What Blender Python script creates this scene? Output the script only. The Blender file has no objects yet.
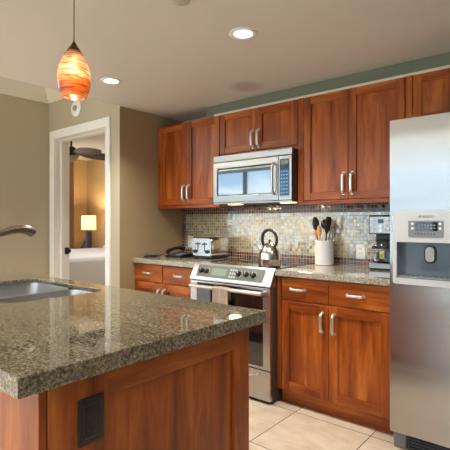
import bpy, bmesh, math, random
from mathutils import Vector, Matrix
random.seed(7)
C = bpy.context.scene.collection
S = bpy.context.scene
PI = math.pi

# ------------------------------------------------------------------ camera
cd = bpy.data.cameras.new('camera'); cam = bpy.data.objects.new('camera', cd); C.objects.link(cam)
cam.location = (0, 0, 1.238); cam.rotation_euler = (PI/2, 0, 0.6943)
cd.sensor_fit = 'HORIZONTAL'; cd.sensor_width = 36; cd.lens = 36*434.2/450
cd.shift_y = -2.54/450; cd.clip_start = 0.02
S.camera = cam

# ------------------------------------------------------------------ view, world, daylight
S.view_settings.view_transform = 'Standard'; S.view_settings.look = 'None'
S.view_settings.gamma = 1.0; S.view_settings.use_curve_mapping = False
S.view_settings.exposure = 1.17
S.cycles.use_denoising = True
S.cycles.max_bounces = 10; S.cycles.diffuse_bounces = 6; S.cycles.glossy_bounces = 5
S.cycles.transmission_bounces = 8; S.cycles.transparent_max_bounces = 8
S.cycles.sample_clamp_indirect = 6; S.cycles.caustics_reflective = False; S.cycles.caustics_refractive = False

def lin(r, g, b):
    f = lambda c: c/12.92 if c <= .04045 else ((c+.055)/1.055)**2.4
    return (f(r/255), f(g/255), f(b/255), 1)

SKY_STRENGTH = 1.5
w = bpy.data.worlds.new('sky'); S.world = w; w.use_nodes = True
nt = w.node_tree; nt.nodes.clear()
def N(nt, t, **k):
    n = nt.nodes.new(t)
    for a, b in k.items():
        if a.startswith('i_'):
            n.inputs[a[2:].replace('_', ' ')].default_value = b
        else: setattr(n, a, b)
    return n
def ramp(nt, fac, stops, interp='LINEAR'):
    n = nt.nodes.new('ShaderNodeValToRGB'); n.color_ramp.interpolation = interp
    e = n.color_ramp.elements
    while len(e) < len(stops): e.new(0.5)
    for x, (p, c) in zip(e, stops): x.position = p; x.color = c
    nt.links.new(fac, n.inputs[0]); return n.outputs[0]
def mix(nt, fac, a, b, mode='MIX'):
    n = nt.nodes.new('ShaderNodeMix'); n.data_type = 'RGBA'; n.blend_type = mode
    for sck, v in ((n.inputs[0], fac), (n.inputs[6], a), (n.inputs[7], b)):
        if hasattr(v, 'links'): nt.links.new(v, sck)
        else: sck.default_value = v
    return n.outputs[2]
def math_(nt, op, a, b=0.0, c=None):
    n = nt.nodes.new('ShaderNodeMath'); n.operation = op
    for i, v in enumerate((a, b, c)):
        if v is None: continue
        if hasattr(v, 'links'): nt.links.new(v, n.inputs[i])
        else: n.inputs[i].default_value = v
    return n.outputs[0]
tc = N(nt, 'ShaderNodeTexCoord'); sp = N(nt, 'ShaderNodeSeparateXYZ'); nt.links.new(tc.outputs['Generated'], sp.inputs[0])
sky = ramp(nt, math_(nt, 'MULTIPLY_ADD', sp.outputs[2], .5, .5),
           [(0, lin(245, 238, 228)), (.40, lin(232, 230, 222)), (.47, lin(196, 210, 216)), (.498, lin(182, 204, 216)), (.503, lin(120, 150, 168)), (.526, lin(132, 162, 178)), (.532, lin(205, 224, 236)), (.62, lin(132, 186, 236)), (.85, lin(80, 145, 225))])
mp = N(nt, 'ShaderNodeMapping'); mp.inputs['Scale'].default_value = (2.2, 2.2, 6); nt.links.new(tc.outputs['Generated'], mp.inputs[0])
nz = N(nt, 'ShaderNodeTexNoise', i_Scale=1.6, i_Detail=6.0, i_Roughness=.55); nt.links.new(mp.outputs[0], nz.inputs['Vector'])
cl = ramp(nt, nz.outputs[0], [(.44, (0, 0, 0, 1)), (.58, (1, 1, 1, 1))])
up = math_(nt, 'GREATER_THAN', sp.outputs[2], .066)
skyc = mix(nt, math_(nt, 'MULTIPLY', cl, up), sky, (1.1, 1.1, 1.08, 1))
bg = N(nt, 'ShaderNodeBackground', i_Strength=SKY_STRENGTH); nt.links.new(skyc, bg.inputs[0])
wo = N(nt, 'ShaderNodeOutputWorld'); nt.links.new(bg.outputs[0], wo.inputs[0])

def area(name, loc, rot, sx, sy, power, color=(1, 1, 1), portal=False):
    l = bpy.data.lights.new(name, 'AREA'); l.shape = 'RECTANGLE'; l.size = sx; l.size_y = sy; l.energy = power; l.color = color
    if portal: l.cycles.is_portal = True
    o = bpy.data.objects.new(name, l); C.objects.link(o); o.location = loc; o.rotation_euler = rot; return o
area('daylight_portal', (-2.85, -2.47, 1.22), (PI/2, 0, 0), 9.1, 2.36, 1, portal=True)
area('bedroom_portal', (-7.44, 3.3, 1.25), (0, -PI/2, 0), 1.9, 1.45, 1, portal=True)
# added uplights, unseen behind the camera, bouncing extra light off the living ceiling
for x, y, sx, sy in ((-3.0, -1.6, 5.0, .3), (-6.9, -.6, .3, 2.4)):
    area('bounce_fill_light', (x, y, 2.25), (PI, 0, 0), sx, sy, 70, (.94, .97, 1.0))

# ------------------------------------------------------------------ materials
def newmat(name):
    m = bpy.data.materials.new(name); m.use_nodes = True
    return m, m.node_tree, m.node_tree.nodes['Principled BSDF']
def mat(name, col, rough=.5, metal=0.0, **k):
    m, t, b = newmat(name)
    b.inputs['Base Color'].default_value = col; b.inputs['Roughness'].default_value = rough; b.inputs['Metallic'].default_value = metal
    for a, v in k.items(): b.inputs[a.replace('_', ' ')].default_value = v
    return m
def coords(t, scale=(1, 1, 1), kind='Object', rnd=False):
    c = N(t, 'ShaderNodeTexCoord'); m = N(t, 'ShaderNodeMapping'); m.inputs['Scale'].default_value = scale
    t.links.new(c.outputs[kind], m.inputs[0])
    if rnd:
        oi = N(t, 'ShaderNodeObjectInfo'); cx = N(t, 'ShaderNodeCombineXYZ')
        for i, k in enumerate((7.3, 3.1, 5.7)): t.links.new(math_(t, 'MULTIPLY', oi.outputs['Random'], k), cx.inputs[i])
        t.links.new(cx.outputs[0], m.inputs['Location'])
    return m.outputs[0]
def wpos(t, scale=(1, 1, 1)):
    g = N(t, 'ShaderNodeNewGeometry'); m = N(t, 'ShaderNodeMapping'); m.inputs['Scale'].default_value = scale
    t.links.new(g.outputs['Position'], m.inputs[0]); return m.outputs[0]

def wood(name, axis):
    m, t, b = newmat(name)
    sc = {'z': (9, 9, .9), 'x': (.9, 9, 9), 'y': (9, .9, 9)}[axis]
    v = coords(t, sc, rnd=True)
    n1 = N(t, 'ShaderNodeTexNoise', i_Scale=1.3, i_Detail=7.0, i_Roughness=.6, i_Distortion=.8); t.links.new(v, n1.inputs['Vector'])
    v2 = coords(t, tuple(5*q for q in sc), rnd=True)
    n2 = N(t, 'ShaderNodeTexNoise', i_Scale=2.0, i_Detail=4.0, i_Roughness=.6); t.links.new(v2, n2.inputs['Vector'])
    c1 = ramp(t, n1.outputs[0], [(.28, lin(96, 38, 8)), (.5, lin(152, 74, 20)), (.72, lin(194, 114, 44))])
    c2 = ramp(t, n2.outputs[0], [(.3, (.72, .68, .62, 1)), (.6, (1, 1, 1, 1))])
    t.links.new(mix(t, .6, c1, c2, 'MULTIPLY'), b.inputs['Base Color'])
    b.inputs['Roughness'].default_value = .32
    b.inputs['Specular IOR Level'].default_value = .3; b.inputs['Coat Weight'].default_value = .25; b.inputs['Coat Roughness'].default_value = .2
    return m
WZ, WX, WY = wood('cherry_vertical_grain', 'z'), wood('cherry_horizontal_grain', 'x'), wood('cherry_depth_grain', 'y')
WOOD = [WZ, WX, WY]

def granite(name, dark, mid, light, fleck, streak, rough):
    m, t, b = newmat(name)
    v = wpos(t)
    big = N(t, 'ShaderNodeTexNoise', i_Scale=2.0, i_Detail=5.0, i_Roughness=.6, i_Distortion=1.0); t.links.new(wpos(t, (2.2, 7, 7) if streak else (4, 4, 4)), big.inputs['Vector'])
    md = N(t, 'ShaderNodeTexNoise', i_Scale=105.0, i_Detail=4.0, i_Roughness=.7); t.links.new(v, md.inputs['Vector'])
    vo = N(t, 'ShaderNodeTexVoronoi', i_Scale=230.0); t.links.new(v, vo.inputs['Vector'])
    c = ramp(t, md.outputs[0], [(.36, dark), (.47, mid), (.58, light), (.68, fleck)])
    c = mix(t, .35, c, ramp(t, N_out(t, vo), [(0, dark), (.5, mid), (1, fleck)]))
    c = mix(t, .75 if streak else .4, c, ramp(t, big.outputs[0], [(.3, (.45, .42, .37, 1)), (.45, (.82, .79, .74, 1)), (.6, (1.05, 1.03, 1.0, 1)), (.72, (.74, .68, .58, 1))]), 'MULTIPLY')
    t.links.new(c, b.inputs['Base Color']); b.inputs['Roughness'].default_value = rough
    b.inputs['IOR'].default_value = 1.6
    return m
def N_out(t, vo):
    s_ = N(t, 'ShaderNodeSeparateColor'); t.links.new(vo.outputs['Color'], s_.inputs[0]); return s_.outputs[0]
GR_I = granite('olive_brown_granite', lin(40, 37, 30), lin(106, 99, 80), lin(144, 135, 112), lin(192, 184, 164), True, .035)
GR_W = granite('grey_speckled_granite', lin(50, 48, 42), lin(146, 141, 124), lin(186, 180, 162), lin(222, 217, 202), False, .05)

def brushed(name, col, rough, tangent, aniso=.6, bump=0.0):
    m, t, b = newmat(name)
    b.inputs['Base Color'].default_value = col; b.inputs['Metallic'].default_value = 1.0; b.inputs['Roughness'].default_value = rough
    b.inputs['Anisotropic'].default_value = aniso
    cx = N(t, 'ShaderNodeCombineXYZ'); 
    for i in range(3): cx.inputs[i].default_value = tangent[i]
    t.links.new(cx.outputs[0], b.inputs['Tangent'])
    if bump:
        n = N(t, 'ShaderNodeTexNoise', i_Scale=1.0, i_Detail=1.0); t.links.new(wpos(t, (1.2, 1.2, 7)), n.inputs['Vector'])
        bp = N(t, 'ShaderNodeBump', i_Strength=1.0, i_Distance=bump); t.links.new(n.outputs[0], bp.inputs['Height']); t.links.new(bp.outputs[0], b.inputs['Normal'])
    return m
STEEL = brushed('stainless_steel', (.50, .495, .48, 1), .26, (0, 0, 1))
STEEL_F = brushed('stainless_door_steel', (.46, .455, .44, 1), .24, (1, 0, 0), .7, .0025)
STEEL_S = mat('sink_steel', (.45, .45, .445, 1), .33, 1.0)
NICKEL = mat('brushed_nickel', (.68, .66, .62, 1), .28, 1.0)
BRONZE_N = mat('warm_nickel', (.26, .22, .19, 1), .3, 1.0)
BLACK = mat('black_plastic', (.012, .012, .013, 1), .3)
BLACKM = mat('matt_black', (.02, .02, .021, 1), .6)
DGLASS = mat('black_glass', (.006, .007, .009, 1), .03, 0.0, IOR=1.9)
MWGLASS = mat('mirrored_dark_glass', (.23, .28, .32, 1), .03, .85)
COOKGLASS = mat('ceramic_cooktop_glass', (.012, .012, .013, 1), .05, 0.0, IOR=1.7)
GREY = mat('grey_plastic', lin(118, 122, 122), .35)
LGREY = mat('light_grey_plastic', lin(190, 192, 192), .3)
WHITE_P = mat('white_plastic', lin(240, 241, 240), .35)
CERAMIC = mat('white_ceramic', lin(225, 226, 228), .2)
TRIM = mat('white_trim_paint', lin(234, 234, 229), .35)
CREAM = mat('cream_trim_paint', lin(216, 211, 194), .5)
WOODSP = mat('pale_wood_utensil', lin(205, 160, 105), .5)
BRONZE = mat('dark_bronze', (.035, .027, .022, 1), .4, .3)
DARKWOOD = mat('dark_brown_blade', lin(70, 45, 30), .5)
GROUTDARK = mat('shadow_gap_black', (.01, .01, .01, 1), .8)
PALELINEN = mat('white_bed_linen', lin(240, 240, 242), .9)
GREYLINEN = mat('grey_coverlet', lin(196, 195, 196), .9)
CURT, _t, _b = newmat('taupe_sheer_curtain'); _b.inputs['Base Color'].default_value = lin(225, 196, 165); _b.inputs['Roughness'].default_value = .9
_tl = N(_t, 'ShaderNodeBsdfTranslucent'); _tl.inputs[0].default_value = lin(205, 170, 135); _mx = N(_t, 'ShaderNodeMixShader'); _mx.inputs[0].default_value = .45
_t.links.new(_b.outputs[0], _mx.inputs[1]); _t.links.new(_tl.outputs[0], _mx.inputs[2]); _t.links.new(_mx.outputs[0], _t.nodes['Material Output'].inputs[0])
NAVY = mat('dark_blue_ceramic', lin(50, 52, 75), .3)

def paint(name, col, bump=.0004):
    m, t, b = newmat(name); b.inputs['Base Color'].default_value = col; b.inputs['Roughness'].default_value = .7
    n = N(t, 'ShaderNodeTexNoise', i_Scale=140.0, i_Detail=2.0); t.links.new(wpos(t), n.inputs['Vector'])
    bp = N(t, 'ShaderNodeBump', i_Strength=.35, i_Distance=bump); t.links.new(n.outputs[0], bp.inputs['Height']); t.links.new(bp.outputs[0], b.inputs['Normal'])
    return m
WALL = paint('olive_tan_wall_paint', lin(180, 170, 145))
CEIL = paint('warm_white_ceiling_paint', lin(220, 217, 211))
SOFFIT = paint('shaded_soffit_paint', lin(112, 120, 102))  # wall paint with the shade above the cabinets put into its colour
BEDWALL = paint('bedroom_tan_wall_paint', lin(196, 172, 132))
LIVWALL = paint('living_wall_paint', lin(222, 216, 200))
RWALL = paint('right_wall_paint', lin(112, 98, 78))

def floor_mat():
    m, t, b = newmat('travertine_floor_tile')
    g = N(t, 'ShaderNodeNewGeometry'); s_ = N(t, 'ShaderNodeSeparateXYZ'); t.links.new(g.outputs['Position'], s_.inputs[0])
    def cell(o, off):
        q = math_(t, 'DIVIDE', math_(t, 'SUBTRACT', o, off), .5)
        fr = math_(t, 'FRACT', q); return math_(t, 'FLOOR', q), math_(t, 'MINIMUM', fr, math_(t, 'SUBTRACT', 1.0, fr))
    ix, dx = cell(s_.outputs[0], -1.462); iy, dy = cell(s_.outputs[1], 1.975)
    gm = math_(t, 'LESS_THAN', math_(t, 'MINIMUM', dx, dy), .006)
    cx = N(t, 'ShaderNodeCombineXYZ'); t.links.new(ix, cx.inputs[0]); t.links.new(iy, cx.inputs[1])
    wn = N(t, 'ShaderNodeTexWhiteNoise'); wn.noise_dimensions = '3D'; t.links.new(cx.outputs[0], wn.inputs['Vector'])
    va = N(t, 'ShaderNodeVectorMath', operation='MULTIPLY_ADD'); t.links.new(wn.outputs['Color'], va.inputs[0]); va.inputs[1].default_value = (9, 9, 9); t.links.new(wpos(t, (1, 1.8, 1)), va.inputs[2])
    n = N(t, 'ShaderNodeTexNoise', i_Scale=5.0, i_Detail=8.0, i_Roughness=.65, i_Distortion=.6); t.links.new(va.outputs[0], n.inputs['Vector'])
    c = ramp(t, n.outputs[0], [(.3, lin(198, 178, 153)), (.5, lin(216, 199, 177)), (.7, lin(230, 217, 199))])
    c = mix(t, math_(t, 'MULTIPLY', wn.outputs['Value'], .25), c, lin(206, 187, 163))
    t.links.new(mix(t, gm, c, lin(88, 70, 56)), b.inputs['Base Color'])
    b.inputs['Roughness'].default_value = .3
    return m
FLOOR = floor_mat()

XL, XA, XB, XE = -3.178, -2.396, -1.634, -.870
YW, YC, YD, YT, YU = 3.142, 2.495, 2.520, 2.580, 2.803
ZUB, ZUT, ZC = 1.385, 2.149, 2.270
CT = .915
XFL = -.828      # fridge left side

def mosaic():
    m, t, b = newmat('glass_mosaic_tile'); P = .0265
    g = N(t, 'ShaderNodeNewGeometry'); s_ = N(t, 'ShaderNodeSeparateXYZ'); t.links.new(g.outputs['Position'], s_.inputs[0])
    def cell(o, off):
        q = math_(t, 'DIVIDE', math_(t, 'SUBTRACT', o, off), P)
        fr = math_(t, 'FRACT', q); return math_(t, 'FLOOR', q), math_(t, 'MINIMUM', fr, math_(t, 'SUBTRACT', 1.0, fr))
    ix, dx = cell(s_.outputs[0], XL); iz, dz = cell(s_.outputs[2], CT+.004)
    gm = math_(t, 'LESS_THAN', math_(t, 'MINIMUM', dx, dz), .075)
    cx = N(t, 'ShaderNodeCombineXYZ'); t.links.new(ix, cx.inputs[0]); t.links.new(iz, cx.inputs[2])
    wn = N(t, 'ShaderNodeTexWhiteNoise'); wn.noise_dimensions = '3D'; t.links.new(cx.outputs[0], wn.inputs['Vector'])
    field = ramp(t, wn.outputs['Value'], [(0, lin(186, 178, 146)), (.22, lin(196, 178, 132)), (.42, lin(160, 162, 148)), (.6, lin(170, 138, 86)), (.74, lin(160, 168, 168)), (.88, lin(204, 202, 186))], 'CONSTANT')
    border = ramp(t, wn.outputs['Value'], [(0, lin(84, 40, 30)), (.35, lin(52, 34, 36)), (.55, lin(84, 74, 96)), (.75, lin(112, 62, 44))], 'CONSTANT')
    rows = math.floor((ZUB-CT-.004)/P)
    bm = math_(t, 'MAXIMUM', math_(t, 'LESS_THAN', ix, 1.5), math_(t, 'MAXIMUM', math_(t, 'LESS_THAN', iz, 1.5), math_(t, 'GREATER_THAN', iz, rows-2.5)))
    c = mix(t, bm, field, border)
    t.links.new(mix(t, gm, c, lin(168, 156, 128)), b.inputs['Base Color'])
    t.links.new(math_(t, 'MULTIPLY_ADD', gm, .5, .12), b.inputs['Roughness'])
    sb = N(t, 'ShaderNodeVectorMath', operation='SUBTRACT'); t.links.new(wn.outputs['Color'], sb.inputs[0]); sb.inputs[1].default_value = (.5, .5, .5)
    sc = N(t, 'ShaderNodeVectorMath', operation='MULTIPLY_ADD'); t.links.new(sb.outputs[0], sc.inputs[0]); sc.inputs[1].default_value = (.05, .0, .05); t.links.new(g.outputs['Normal'], sc.inputs[2])
    nn = N(t, 'ShaderNodeVectorMath', operation='NORMALIZE'); t.links.new(sc.outputs[0], nn.inputs[0]); t.links.new(nn.outputs[0], b.inputs['Normal'])
    b.inputs['IOR'].default_value = 3.0
    t.links.new(math_(t, 'MULTIPLY_ADD', bm, -.38, .5), b.inputs['Specular IOR Level'])
    t.links.new(math_(t, 'MULTIPLY', math_(t, 'SUBTRACT', 1.0, bm), .25), b.inputs['Metallic'])
    return m
MOSAIC = mosaic()

def emit(name, col, strength):
    m, t, b = newmat(name); b.inputs['Base Color'].default_value = col
    b.inputs['Emission Color'].default_value = col; b.inputs['Emission Strength'].default_value = strength; return m

# ------------------------------------------------------------------ mesh helpers
class MB:
    def __init__(s): s.bm = bmesh.new()
    def _mi(s, faces, mi):
        for f in faces: f.material_index = mi
    def box(s, x0, x1, y0, y1, z0, z1, bev=0.0, mi=0, seg=2):
        t = bmesh.new(); bmesh.ops.create_cube(t, size=1)
        for v in t.verts:
            v.co = Vector(((x0+x1)/2+v.co.x*(x1-x0), (y0+y1)/2+v.co.y*(y1-y0), (z0+z1)/2+v.co.z*(z1-z0)))
        if bev > 0: bmesh.ops.bevel(t, geom=t.edges[:], offset=bev, segments=seg, profile=.5, affect='EDGES', clamp_overlap=True)
        s.merge(t, mi); return s
    def merge(s, t, mi=0, smooth=False):
        for f in t.faces: f.material_index = mi; f.smooth = smooth
        bmesh.ops.recalc_face_normals(t, faces=t.faces)
        me = bpy.data.meshes.new('tmp'); t.to_mesh(me); t.free(); s.bm.from_mesh(me); bpy.data.meshes.remove(me)
    def loft(s, loops, cap0=True, cap1=True, mi=0, closed=True, xf=None):
        t = bmesh.new(); L = []
        for lp in loops: L.append([t.verts.new(Vector(p) if xf is None else xf(Vector(p))) for p in lp])
        n = len(L[0])
        for a, b in zip(L, L[1:]):
            for i in range(n if closed else n-1):
                j = (i+1) % n; t.faces.new((a[i], a[j], b[j], b[i]))
        if cap0: t.faces.new(L[0][::-1])
        if cap1: t.faces.new(L[-1])
        s.merge(t, mi, True); return s
    def lathe(s, prof, cx, cy, seg=32, mi=0, z0=0.0, cap0=True, cap1=True):
        loops = [[(cx+r*math.cos(2*PI*i/seg), cy+r*math.sin(2*PI*i/seg), z0+z) for i in range(seg)] for r, z in prof]
        return s.loft(loops, cap0, cap1, mi)
    def tube(s, pts, r, seg=10, mi=0, flat=None, up=None, cap=True):
        pts = [Vector(p) for p in pts]; n = len(pts)
        rs = r if isinstance(r, (list, tuple)) else [r]*n
        loops = []; prev = None
        for i, p in enumerate(pts):
            d = (pts[min(i+1, n-1)]-pts[max(i-1, 0)]).normalized()
            if prev is None:
                u = Vector(up) if up else (Vector((0, 0, 1)) if abs(d.z) < .9 else Vector((1, 0, 0)))
            else: u = prev
            u = (u-d*u.dot(d)).normalized(); prev = u; v = d.cross(u)
            f = flat if flat else 1.0
            if isinstance(f, (list, tuple)): f = f[i]
            loops.append([p+u*rs[i]*math.cos(2*PI*k/seg)+v*rs[i]*f*math.sin(2*PI*k/seg) for k in range(seg)])
        return s.loft(loops, cap, cap, mi)
    def cyl(s, p0, p1, r0, r1=None, seg=20, mi=0): return s.tube([p0, p1], [r0, r0 if r1 is None else r1], seg, mi)
    def sphere(s, c, rx, ry=None, rz=None, seg=20, mi=0):
        t = bmesh.new(); bmesh.ops.create_uvsphere(t, u_segments=seg, v_segments=seg//2+2, radius=1)
        ry = ry or rx; rz = rz or rx
        for v in t.verts: v.co = Vector((c[0]+v.co.x*rx, c[1]+v.co.y*ry, c[2]+v.co.z*rz))
        s.merge(t, mi, True); return s
    def slab_hole(s, outer, holes, lo, hi, xf, mi=0, bev=0.0):
        t = bmesh.new(); allr = []
        for ring in [outer]+holes:
            vs = [t.verts.new((p[0], p[1], hi)) for p in ring]
            es = [t.edges.new((vs[i], vs[(i+1) % len(vs)])) for i in range(len(vs))]; allr += es
        bmesh.ops.triangle_fill(t, use_beauty=True, edges=allr)
        r = bmesh.ops.extrude_face_region(t, geom=t.faces[:])
        for v in [q for q in r['geom'] if isinstance(q, bmesh.types.BMVert)]: v.co.z = lo
        bmesh.ops.recalc_face_normals(t, faces=t.faces)
        if bev:
            es = [e for e in t.edges if len(e.link_faces) == 2 and e.calc_face_angle(0) > 1.0 and abs(e.verts[0].co.z-hi) < 1e-6 and abs(e.verts[1].co.z-hi) < 1e-6]
            bmesh.ops.bevel(t, geom=es, offset=bev, segments=2, profile=.5, affect='EDGES', clamp_overlap=True)
        for v in t.verts: v.co = xf(v.co)
        s.merge(t, mi); return s
    def build(s, name, mats, parent=None, ang=40):
        for e in s.bm.edges:
            if len(e.link_faces) == 2 and e.calc_face_angle(0) > math.radians(ang): e.smooth = False
        me = bpy.data.meshes.new(name); s.bm.to_mesh(me); s.bm.free()
        mats = mats if isinstance(mats, list) else [mats]
        for m in mats: me.materials.append(m)
        o = bpy.data.objects.new(name, me); C.objects.link(o)
        off = Vector((0, 0, 0)); q = parent
        while q is not None: off += q.location; q = q.parent
        if parent is None:
            xs = [v.co for v in me.vertices]
            off = Vector(((min(c.x for c in xs)+max(c.x for c in xs))/2, (min(c.y for c in xs)+max(c.y for c in xs))/2, min(c.z for c in xs)))
            o.location = off
        me.transform(Matrix.Translation(-off))
        if parent is not None: o.parent = parent
        return o
def rrect(x0, x1, y0, y1, r, n=6):
    out = []
    for cx, cy, a in ((x1-r, y1-r, 0), (x0+r, y1-r, 90), (x0+r, y0+r, 180), (x1-r, y0+r, 270)):
        for i in range(n+1):
            q = math.radians(a+90*i/n); out.append((cx+r*math.cos(q), cy+r*math.sin(q)))
    return out
def smooth(pts, k=6):
    P = [Vector(p) for p in pts]; out = []
    for i in range(len(P)-1):
        p0, p1, p2, p3 = P[max(i-1, 0)], P[i], P[i+1], P[min(i+2, len(P)-1)]
        for j in range(k):
            t = j/k; out.append(.5*((2*p1)+(-p0+p2)*t+(2*p0-5*p1+4*p2-p3)*t*t+(-p0+3*p1-3*p2+p3)*t**3))
    out.append(P[-1]); return out
def tag(o, label, cat, group=None, kind=None):
    o['label'] = label; o['category'] = cat
    if group: o['group'] = group
    if kind: o['kind'] = kind
    return o
def thing(name, label, cat, loc, group=None):
    o = bpy.data.objects.new(name, None); C.objects.link(o); o.location = loc; o.empty_display_size = .05
    return tag(o, label, cat, group)
def struct(name, mb, m, parent=None):
    o = mb.build(name, m, parent)
    if parent is None: o['kind'] = 'structure'
    return o
def box(*a, **k): return MB().box(*a, **k)
def text_mesh(name, s, size, m, parent, loc, ext=.0006):
    cu = bpy.data.curves.new(name, 'FONT'); cu.body = s; cu.size = size; cu.extrude = ext; cu.align_x = 'CENTER'; cu.align_y = 'CENTER'
    o = bpy.data.objects.new('t', cu); C.objects.link(o); bpy.context.view_layer.update()
    me = bpy.data.meshes.new_from_object(o.evaluated_get(bpy.context.evaluated_depsgraph_get()))
    bpy.data.objects.remove(o); me.transform(Matrix.Translation(loc) @ Matrix.Rotation(PI/2, 4, 'X')); me.materials.clear(); me.materials.append(m)
    off = Vector((0, 0, 0)); q = parent
    while q is not None: off += q.location; q = q.parent
    me.transform(Matrix.Translation(-off))
    r = bpy.data.objects.new(name, me); C.objects.link(r); r.parent = parent; return r

# ------------------------------------------------------------------ the setting
XR, YB, XW = 1.7, -2.5, -7.45        # right wall, window wall, far left
YDW, XLW, XDL, XDR, ZDH = 2.358, -4.406, -4.275, -3.372, 2.11
struct('floor', box(XW-.15, XR+.15, YB-.15, 4.9, -.1, 0), FLOOR)
struct('wall_back', box(XL-.12, XR, YW, YW+.12, 0, 2.75), WALL)
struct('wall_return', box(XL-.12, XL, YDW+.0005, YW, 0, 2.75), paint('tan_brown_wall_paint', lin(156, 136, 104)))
dw = MB(); dw.box(XLW, XDL-.03, YDW, YDW+.14, 0, 2.75).box(XDR+.03, XL-.1205, YDW, YDW+.14, 0, 2.75).box(XL-.1205, XL, YDW, YDW+.0004, 0, 2.75).box(XDL-.03, XDR+.03, YDW, YDW+.14, ZDH+.03, 2.75)
struct('wall_door_side', dw, WALL)
struct('wall_left', box(XLW-.14, XLW, 1.1, YDW+.14, 0, 2.75), WALL)
struct('wall_living_partition', box(XW, XLW-.14, 1.1, 1.24, 0, 2.75), LIVWALL)
struct('wall_right', box(XR, XR+.12, YB, YW+.12, 0, 2.75), RWALL)
struct('wall_living_end', box(XW-.12, XW, YB, 1.24, 0, 2.75), LIVWALL)
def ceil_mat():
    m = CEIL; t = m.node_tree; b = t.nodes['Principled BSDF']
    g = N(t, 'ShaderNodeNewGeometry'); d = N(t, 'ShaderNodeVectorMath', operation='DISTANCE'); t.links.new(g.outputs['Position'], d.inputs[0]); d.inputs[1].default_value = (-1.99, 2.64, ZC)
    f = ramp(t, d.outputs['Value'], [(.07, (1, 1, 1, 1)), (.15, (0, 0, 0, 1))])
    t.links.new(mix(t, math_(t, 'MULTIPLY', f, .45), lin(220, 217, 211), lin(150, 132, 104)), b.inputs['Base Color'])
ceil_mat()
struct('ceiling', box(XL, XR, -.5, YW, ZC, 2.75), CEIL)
struct('ceiling_living', box(XW-.12, XR+.12, YB-.12, YW+.12, 2.75, 2.85), CEIL)
struct('trim_1', MB().loft([[(XLW, y, 2.50), (XLW+.02, y, 2.50), (XLW+.035, y, 2.53), (XLW+.10, y, 2.66), (XLW+.13, y, 2.70), (XLW+.13, y, 2.749), (XLW, y, 2.749)] for y in (1.1, YDW)]), CREAM)
struct('trim_2', MB().loft([[(x, YDW, 2.50), (x, YDW-.02, 2.50), (x, YDW-.035, 2.53), (x, YDW-.10, 2.66), (x, YDW-.13, 2.70), (x, YDW-.13, 2.749), (x, YDW, 2.749)] for x in (XLW+.001, XL)]), CREAM)
# soffit over the cabinets with a dark recess above the leftmost cabinet, and the thin cream strip on top of the cabinets
struct('trim_soffit', box(-2.62, XR, 2.89, YW-.001, ZUT+.022, ZC-.0005), SOFFIT)
struct('trim_strip', box(-2.47, XR, YU+.012, 2.889, ZUT+.001, ZUT+.02, bev=.003), CREAM)
struct('wall_backsplash', box(XL+.001, XFL+.05, YW-.010, YW-.0005, CT+.001, ZUB+.01), MOSAIC)
# door opening with casing and jambs, no leaf in view
dr = bpy.data.objects.new('door_1', None); C.objects.link(dr); dr.location = ((XDL+XDR)/2, YDW, 0); dr['kind'] = 'structure'
cs = MB(); cw = .085; yo = YDW-.018
cs.box(XDL-cw, XDL, yo, YDW-.0005, 0, ZDH, bev=.004).box(XDR, XDR+.068, yo, YDW-.0005, 0, ZDH, bev=.004).box(XDL-cw, XDR+.068, yo-.002, YDW-.0005, ZDH, ZDH+cw, bev=.004)
cs.build('casing', TRIM, dr)
jb = MB(); jb.box(XDL-.029, XDL, YDW, YDW+.16, 0, ZDH).box(XDR, XDR+.029, YDW, YDW+.16, 0, ZDH).box(XDL-.029, XDR+.029, YDW, YDW+.16, ZDH, ZDH+.029)
jb.box(XDL, XDL+.012, YDW+.06, YDW+.10, 0, ZDH, bev=.002).box(XDR-.012, XDR, YDW+.06, YDW+.10, 0, ZDH, bev=.002).box(XDL, XDR, YDW+.06, YDW+.10, ZDH-.012, ZDH, bev=.002)
jb.build('jamb', TRIM, dr)
lt = MB(); lt.box(XDL+.0005, XDL+.003, YDW+.105, YDW+.155, .90, .97, bev=.001); lt.tube([(XDL+.003, YDW+.135, .935), (XDL+.025, YDW+.135, .935), (XDL+.045, YDW+.135, .935)], [.008, .016, .02], 14)
lt.build('latch_knob', BRONZE, dr)
struct('baseboard_left', box(XLW, XLW+.014, 1.1, YDW-.02, 0, .1, bev=.004), TRIM)
# bedroom shell
struct('wall_bedroom_back', box(XW, XL, 4.76, 4.88, 0, 2.75), BEDWALL)
bw = MB(); bw.box(XW-.12, XW, 1.24, 2.55, 0, 2.75).box(XW-.12, XW, 4.05, 4.88, 0, 2.75).box(XW-.12, XW, 2.55, 4.05, 2.25, 2.75).box(XW-.12, XW, 2.55, 4.05, 0, .3)
struct('wall_bedroom_left', bw, BEDWALL)
struct('wall_bedroom_right', box(XL-.12, XL-.001, YW+.121, 4.76, 0, 2.75), BEDWALL)
struct('ceiling_bedroom', box(XW, XL, YDW+.141, 4.76, 2.44, 2.50), CEIL)
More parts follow.
